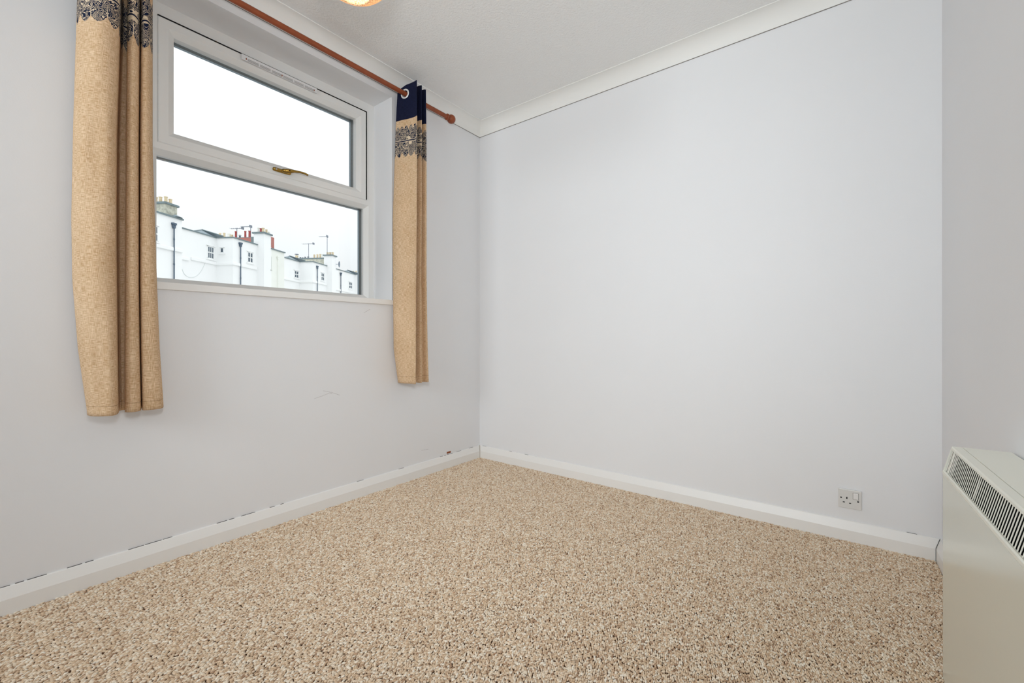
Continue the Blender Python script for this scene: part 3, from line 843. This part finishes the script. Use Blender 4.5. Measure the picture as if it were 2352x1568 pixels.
def sash_window(h, face, a0, a1, z0, z1, cols, rows, pos):
    """face 's': on a street front at n=pos, spanning s a0..a1; face 'n': on a side return at s=pos, spanning n a0..a1"""
    def bx(q, u0, u1, d0, d1, zz0, zz1):        # u along the wall, d outwards from the wall
        if face == 's': q.box(u0, u1, pos - d1, pos - d0, zz0, zz1)
        else: q.box(pos - d1, pos - d0, u0, u1, zz0, zz1)
    wdt = a1 - a0; b = min(0.07, wdt * 0.12)
    q = tmb()
    bx(q, a0, a0 + b, 0.0, 0.05, z0, z1); bx(q, a1 - b, a1, 0.0, 0.05, z0, z1); bx(q, a0, a1, 0.0, 0.05, z1 - b, z1); bx(q, a0, a1, 0.0, 0.05, z0, z0 + b)
    iw = (wdt - 2*b) / cols; ih = (z1 - z0 - 2*b) / rows; g = min(0.03, iw * 0.14)
    for c in range(1, cols): bx(q, a0 + b + c*iw - g, a0 + b + c*iw + g, 0.0, 0.045, z0 + b, z1 - b)
    for r in range(1, rows): bx(q, a0 + b, a1 - b, 0.0, 0.045, z0 + b + r*ih - g*1.6, z0 + b + r*ih + g*1.6)
    f = q.build('window', M_stucco, h)
    for c in range(cols):
        for r in range(rows):
            q = tmb(); bx(q, a0 + b + c*iw + g*0.5, a0 + b + (c+1)*iw - g*0.5, 0.004, 0.02, z0 + b + r*ih + g*0.5, z0 + b + (r+1)*ih - g*0.5)
            q.build('pane', M_dpane, f)
    q = tmb(); bx(q, a0 - 0.12, a1 + 0.12, 0.0, 0.10, z0 - 0.10, z0 - 0.01); q.build('window_ledge', M_stucco, h)
    q = tmb(); bx(q, a0 - 0.1, a1 + 0.1, 0.0, 0.07, z1 + 0.02, z1 + 0.08); q.build('lintel', M_stucco, h)

def drainpipe(h, px, n, ytop, w=0.11, big=1.0, m=None):
    s, t = s_on(px, n); zt = z_of(ytop, t); m = m or M_iron
    q = tmb(); q.loft([(s, n - 0.10, GZ), (s, n - 0.10, zt - 0.5 * big)], w / 2, 10)
    k = GZ + 1.0
    while k < zt - 1:
        q.loft([(s, n - 0.10, k), (s, n - 0.10, k + 0.09)], w * 0.68, 10); k += 1.8
    p = q.build('downpipe', m, h, smooth=True, auto=40)
    q = tmb(); q.box(s - 0.23*big, s + 0.23*big, n - 0.30*big, n, zt - 0.22*big, zt)
    c0 = [(s - 0.17*big, n - 0.24*big), (s + 0.17*big, n - 0.24*big), (s + 0.17*big, n - 0.02), (s - 0.17*big, n - 0.02)]
    c1 = [(s - 0.06, n - 0.16), (s + 0.06, n - 0.16), (s + 0.06, n - 0.04), (s - 0.06, n - 0.04)]
    q.extrude(c0, [[(a_, b_, zt - 0.22*big) for a_, b_ in c0], [(a_, b_, zt - 0.40*big) for a_, b_ in c0], [(a_, b_, zt - 0.62*big) for a_, b_ in c1]])
    q.build('hopper', m, p, label='rainwater hopper head')

def pot(h, s, n, z, r, hgt, m, cap=False):
    q = tmb(); a = 12; r = r * (0.66 if r > 0.12 else 1.0)
    def rg(rr, zz): return [(s + rr*math.cos(2*math.pi*k/a), n + rr*math.sin(2*math.pi*k/a), zz) for k in range(a)]
    q.extrude(rg(r, z), [rg(r*1.12, z), rg(r*1.12, z + hgt*0.08), rg(r, z + hgt*0.1), rg(r*0.88, z + hgt*0.84), rg(r*1.05, z + hgt*0.86), rg(r*1.05, z + hgt), rg(r*0.7, z + hgt)])
    o = q.build('chimney_pot', m, h, smooth=True, auto=40)
    if cap:
        q = tmb(); q.extrude(rg(r, z), [rg(0.02, z + hgt), rg(0.02, z + hgt*1.3), rg(r*1.3, z + hgt*1.32), rg(r*1.2, z + hgt*1.45), rg(0.02, z + hgt*1.55)])
        q.build('cowl', M_iron, o, label='dark metal cowl')

def stack(h, s0, s1, n0, n1, z0, z1, m, capm, over=0.10, ct=0.14):
    q = tmb(); q.box(s0, s1, n0, n1, z0, z1 - ct * 0.9); st = q.build('chimney_stack', m, h)
    q = tmb(); q.box(s0 - over, s1 + over, n0 - over, n1 + over, z1 - ct, z1); q.build('capping', capm, st, label='projecting stone cap')

def aerial(h, s, n, z0, z1, s0, n0, n1, els=7):
    q = tmb(); q.loft([(s, n, z0), (s, n, z1)], 0.036, 6)
    q.loft([(s, n0, z1 - 0.05), (s, n1, z1 - 0.05)], 0.026, 6)
    for i in range(els):
        nn = n0 + (n1 - n0) * i / (els - 1); q.loft([(s - 0.22, nn, z1 - 0.05), (s + 0.22, nn, z1 - 0.05)], 0.010, 5)
    q.box(s - 0.2, s + 0.2, n0 - 0.03 if n0 < n1 else n0, n0 + 0.03, z1 - 0.17, z1 + 0.09)
    q.build('aerial', M_aer, h)

def course(h, segs):
    q = tmb()
    for kind, a0, a1, pos, zc in segs:
        if kind == 's': q.box(a0, a1, pos - 0.11, pos, zc - 0.13, zc + 0.13, bev=0.04)
        else: q.box(pos - 0.11, pos, a0, a1, zc - 0.13, zc + 0.13, bev=0.04)
    q.build('string_course', M_stucco, h)

NB = 40.0          # back of the houses
def body(h, s0, sr, s1, zroof=ZP, m=None):
    """recessed front from s0 to the return at sr, then the projecting front to s1"""
    q = tmb(); q.box(s0, sr, 30.0, NB, GZ, zroof); q.build('wall', M_stucco, h, label='recessed white front')
    q = tmb(); q.box(sr, s1, 28.4, NB, GZ, zroof); q.build('wall', M_stucco, h, label='projecting white front')
    q = tmb()
    q.box(s0, sr - 0.09, 29.91, 30.4, zroof, zroof + 0.09); q.box(sr - 0.09, s1, 28.31, 28.75, zroof, zroof + 0.09); q.box(sr - 0.09, sr + 0.35, 28.75, 30.4, zroof, zroof + 0.09)
    q.build('coping', M_lead, h)
    # low lean-to roof in the angle of the recess
    a = (sr - 2.5, 29.95, zroof + 0.05); c = (sr - 0.02, 29.95, zroof + 0.05); r = (sr - 0.45, 31.0, zroof + 0.66); e = (sr - 0.02, 29.3, zroof + 0.12)
    q = tmb(); q.add([a, c, r, e, (sr - 2.5, 31.4, zroof + 0.05), (sr, 31.4, zroof + 0.05), (sr - 0.02, 31.2, zroof + 0.60)], [(0, 1, 2), (1, 3, 6, 2), (0, 2, 4), (2, 6, 5, 4), (0, 4, 5, 1), (1, 5, 6, 3)])
    q.build('lean_to_roof', M_slate, h)
    q = tmb(); q.loft([(r[0], r[1], r[2] + 0.02), (sr - 0.02, 29.3, zroof + 0.16)], 0.06, 6); q.loft([a, r], 0.05, 6); q.build('roof_ridge', M_lead, h)

# --- house beside the left curtain
h = house('nearest white house at the left, grey stone chimney with four buff pots', 28.6, 28)
q = tmb(); q.box(17.0, 29.6, 27.7, NB, GZ, 9.42); q.build('wall', M_stucco, h)
q = tmb(); q.box(17.0, 29.68, 27.6, 28.1, 9.42, 9.52); q.build('coping', M_lead, h)
stack(h, 28.54, 29.5, 28.0, 31.0, 9.42, 10.49, M_stone, M_lead, 0.10)
for px in (346, 358, 368.5, 381):
    nn, t = n_on(px, 28.8); pot(h, 28.8, nn, 10.48, 0.115, 0.46, M_pot)
pot(h, 29.2, 28.25, 10.48, 0.115, 0.40, M_pot)
q = tmb(); q.loft([(29.25, 27.88, 9.5), (29.25, 27.92, 9.74)], [0.42, 0.06], 14); q.build('skylight_dome', M_slate, h, smooth=True, auto=40)
drainpipe(h, 397, 27.7, 512, w=0.085, big=0.64)
sA, tA = s_on(358, 27.7); sB, tB = s_on(362.5, 27.7)
sash_window(h, 's', sB - 1.0, sB, z_of(556, tB), z_of(520, tB), 2, 2, 27.7)
course(h, [('s', 17.0, 29.6, 27.7, 7.13)])

# --- second house
S1 = 35.6
h = house('second white house, red brick chimney behind and white chimney stack at its corner', 35, 30)
body(h, 29.65, S1, 38.8)
stack(h, 38.7, 39.7, 27.7, 28.75, ZP, 10.72, M_stucco, M_lead, 0.12)
q = tmb(); q.box(38.7, 39.75, 27.7, 30.0, GZ, ZP); q.build('chimney_breast', M_stucco, h)
q = tmb(); q.box(39.75, 41.8, 27.72, NB, GZ, 9.30); cw = q.build('wall', M_creams, h, label='cream painted front')
q = tmb(); q.box(39.7, 41.88, 27.62, 28.1, 9.30, 9.40); q.build('coping', M_lead, h)
q = tmb(); q.box(39.86, 40.55, 27.95, 28.7, 9.3, 10.58); q.build('brick_pier', M_brick, h, label='red brick pier')
for px, r, hg, m in ((593.5, 0.17, 0.48, M_creams), (600, 0.12, 0.40, M_redpot), (604.5, 0.19, 0.44, M_pot), (612, 0.15, 0.40, M_pot)):
    nn, t = n_on(px, 38.95 if px < 606 else 39.4); pot(h, 38.95 if px < 606 else 39.4, max(27.85, nn), 10.72, r, hg, m)
pot(h, 39.62, 27.85, 10.55, 0.14, 0.4, M_creams)
stack(h, 42.0, 42.8, 31.5, 35.5, 9.5, 11.06, M_brick, M_lead, 0.02, 0.04)
q = tmb(); q.box(41.95, 42.6, 31.05, 31.47, 9.5, 11.08); q.build('lead_flashing', M_lead, h)
for px, r, hg, m, cp in ((497, 0.16, 0.30, M_lead, True), (505.5, 0.17, 0.52, M_pot, False), (515, 0.18, 0.54, M_pot, False), (525.5, 0.24, 0.46, M_creams, False), (532.5, 0.2, 0.34, M_pot, False),
                     (541.7, 0.15, 0.66, M_redpot, False), (551, 0.1, 0.2, M_iron, True), (563.5, 0.15, 0.66, M_redpot, False), (573, 0.15, 0.68, M_redpot, False)):
    nn, t = n_on(px, 42.3); pot(h, 42.3, nn, 11.05, r, hg * 1.1, m, cp)
nn, t = n_on(544, 42.4); n2, _ = n_on(530, 42.4); n3, _ = n_on(557, 42.4); aerial(h, 42.4, nn, 11.0, z_of(523.5, t), 42.4, n3, n2)
nn, t = n_on(575.8, 42.4); n2, _ = n_on(556, 42.4); aerial(h, 42.4, nn, 11.0, z_of(519, t), 42.4, nn, n2)
s0, t0 = s_on(475.5, 30.0); s1, t1 = s_on(491, 30.0)
sash_window(h, 's', s0, s1, z_of(594.5, (t0+t1)/2), z_of(565.5, (t0+t1)/2), 3, 2, 30.0)
n0, t = n_on(506.5, S1); n1, _ = n_on(514.5, S1)
sash_window(h, 'n', n1, n0, z_of(580.5, t), z_of(569, t), 1, 1, S1)
s0, t0 = s_on(568, 28.4); s1, t1 = s_on(580.5, 28.4)
sash_window(h, 's', s0, s1, z_of(603.5, (t0+t1)/2), z_of(579, (t0+t1)/2), 2, 2, 28.4)
drainpipe(h, 550.5, 28.4, 557, w=0.085, big=0.64)
drainpipe(h, 637, 27.72, 588, w=0.06, big=0.55, m=M_creams)
s0, t0 = s_on(620.5, 27.72); s1, t1 = s_on(624, 27.72)
q = tmb(); q.box(s0, s1, 27.715, 27.74, z_of(618, t0), z_of(588.5, t0)); q.box(s0, s1, 27.66, 27.72, z_of(619, t0) - .06, z_of(619, t0)); q.build('slit_window', mat('stone_slit', (186, 190, 182), 0.9), h, label='narrow blind slit window')
course(h, [('s', 32.9, S1 - 0.1, 30.0, 7.22), ('s', 29.7, 32.7, 30.0, 7.1), ('n', 28.3, 30.0, S1, 7.22), ('s', S1 - 0.1, 38.6, 28.4, 7.22)])
q = tmb(); cp_ = []
for px, py in ((418, 618), (424, 630), (436, 637), (450, 634), (462, 622), (471, 603)):
    s_, t_ = s_on(px, 30.0); cp_.append((s_, 29.98, z_of(py, t_)))
q.loft(catmull(cp_, 5), 0.012, 6); q.build('cable', mat('pale_cable', (206, 212, 212), 0.8), h, label='loose pale cable loop on the wall')

# --- third house
S2 = 48.15
h = house('third white house, long grey chimney and two thin aerials', 48, 30)
body(h, 41.85, S2, 51.35)
stack(h, 51.25, 52.2, 27.7, 28.75, ZP, 10.9, M_stucco, M_lead, 0.12)
q = tmb(); q.box(51.25, 52.2, 27.7, 30.0, GZ, ZP); q.build('chimney_breast', M_stucco, h)
stack(h, 54.5, 55.2, 30.5, 34.7, 9.5, 11.15, M_stone, M_lead, 0.06)
for px, r, hg, m, cp in ((681.5, 0.3, 0.42, M_pot, True), (669, 0.15, 0.12, M_iron, True), (676, 0.15, 0.12, M_iron, True), (690, 0.15, 0.14, M_iron, True), (695.5, 0.15, 0.1, M_iron, True), (701, 0.15, 0.16, M_iron, True), (708, 0.15, 0.18, M_iron, True),
                     (722, 0.18, 0.5, M_pot, False), (729, 0.18, 0.52, M_pot, False), (735.5, 0.2, 0.55, M_pot, False), (741, 0.2, 0.56, M_creams, False)):
    nn, t = n_on(px, 54.8); pot(h, 54.8, nn, 11.13, r, hg, m, cp)
for px in (752.5, 758.5, 764.5):
    nn, t = n_on(px, 51.6); pot(h, 51.6, max(27.8, nn), 10.9, 0.2, 0.34, M_pot)
nn, t = n_on(708.7, 54.7); n2, _ = n_on(695, 54.7); n3, _ = n_on(720, 54.7); aerial(h, 54.7, nn, 11.1, z_of(559, t), 0, n3, n2)
nn, t = n_on(751.5, 51.5); n2, _ = n_on(733.5, 51.5); aerial(h, 51.5, nn, 10.9, z_of(542, t), 0, nn, n2)
s_, t_ = s_on(769, 27.7)
q = tmb(); rings_ = []
for rr_, dd_ in ((0.02, 0.0), (0.18, 0.02), (0.32, 0.07), (0.40, 0.12), (0.40, 0.135), (0.30, 0.085), (0.02, 0.02)):
    rings_.append([(52.25 + 0.18 + rr_ * math.cos(2*math.pi*k/16) * 0.45, 27.5 - dd_ , z_of(605.5, t_) + rr_ * math.sin(2*math.pi*k/16)) for k in range(16)])
q.extrude(rings_[0], rings_); q.loft([(52.3, 27.5, z_of(605.5, t_)), (52.15, 27.75, z_of(606, t_))], 0.03, 6)
q.build('satellite_dish', mat('dish_grey', (120, 136, 152), 0.6), h, smooth=True, auto=50)
s0, t0 = s_on(675.5, 30.0); s1, t1 = s_on(685.5, 30.0)
sash_window(h, 's', s0, s1, z_of(638.5, (t0+t1)/2), z_of(621.5, (t0+t1)/2), 2, 2, 30.0)
s0, t0 = s_on(737, 28.4); s1, t1 = s_on(744.5, 28.4)
sash_window(h, 's', s0, s1, z_of(644.5, (t0+t1)/2), z_of(626.5, (t0+t1)/2), 2, 2, 28.4)
drainpipe(h, 727.5, 28.4, 610.5, w=0.085, big=0.58)
course(h, [('s', 41.9, S2 - 0.1, 30.0, 7.2), ('n', 28.3, 30.0, S2, 7.2), ('s', S2 - 0.1, 51.2, 28.4, 7.2)])

# --- fourth house
S3 = 62.2
h = house('farthest white house in the row, at the right edge of the window', 62, 30)
body(h, 52.25, S3, 66.0, 9.95)
stack(h, 68.6, 69.4, 29.0, 35.0, 9.9, 11.1, M_stone, M_lead, 0.06)
q = tmb(); q.box(66.0, 72.0, 27.7, NB, GZ, 9.9); q.build('wall', M_stucco, h)
for px, r, m in ((793, 0.24, M_pot), (799, 0.2, M_pot), (806, 0.3, M_creams), (811.5, 0.24, M_pot), (818, 0.18, M_pot), (824, 0.18, M_pot), (831, 0.18, M_redpot), (838, 0.18, M_pot)):
    nn, t = n_on(px, 69.0); pot(h, 69.0, min(34.8, nn), 11.08, r, 0.5, m)
nn, t = n_on(830.5, 69.0); aerial(h, 69.0, nn, 11.1, z_of(593, t), 0, nn + 0.4, nn - 1.0)
s0, t0 = s_on(801, 30.0); s1, t1 = s_on(808.5, 30.0)
sash_window(h, 's', s0, s1, z_of(663, (t0+t1)/2), z_of(647.5, (t0+t1)/2), 2, 2, 30.0)
drainpipe(h, 781.5, 30.0, 626, w=0.10, big=0.7)
course(h, [('s', 52.4, S3 - 0.1, 30.0, 7.2), ('n', 28.3, 30.0, S3, 7.2)])
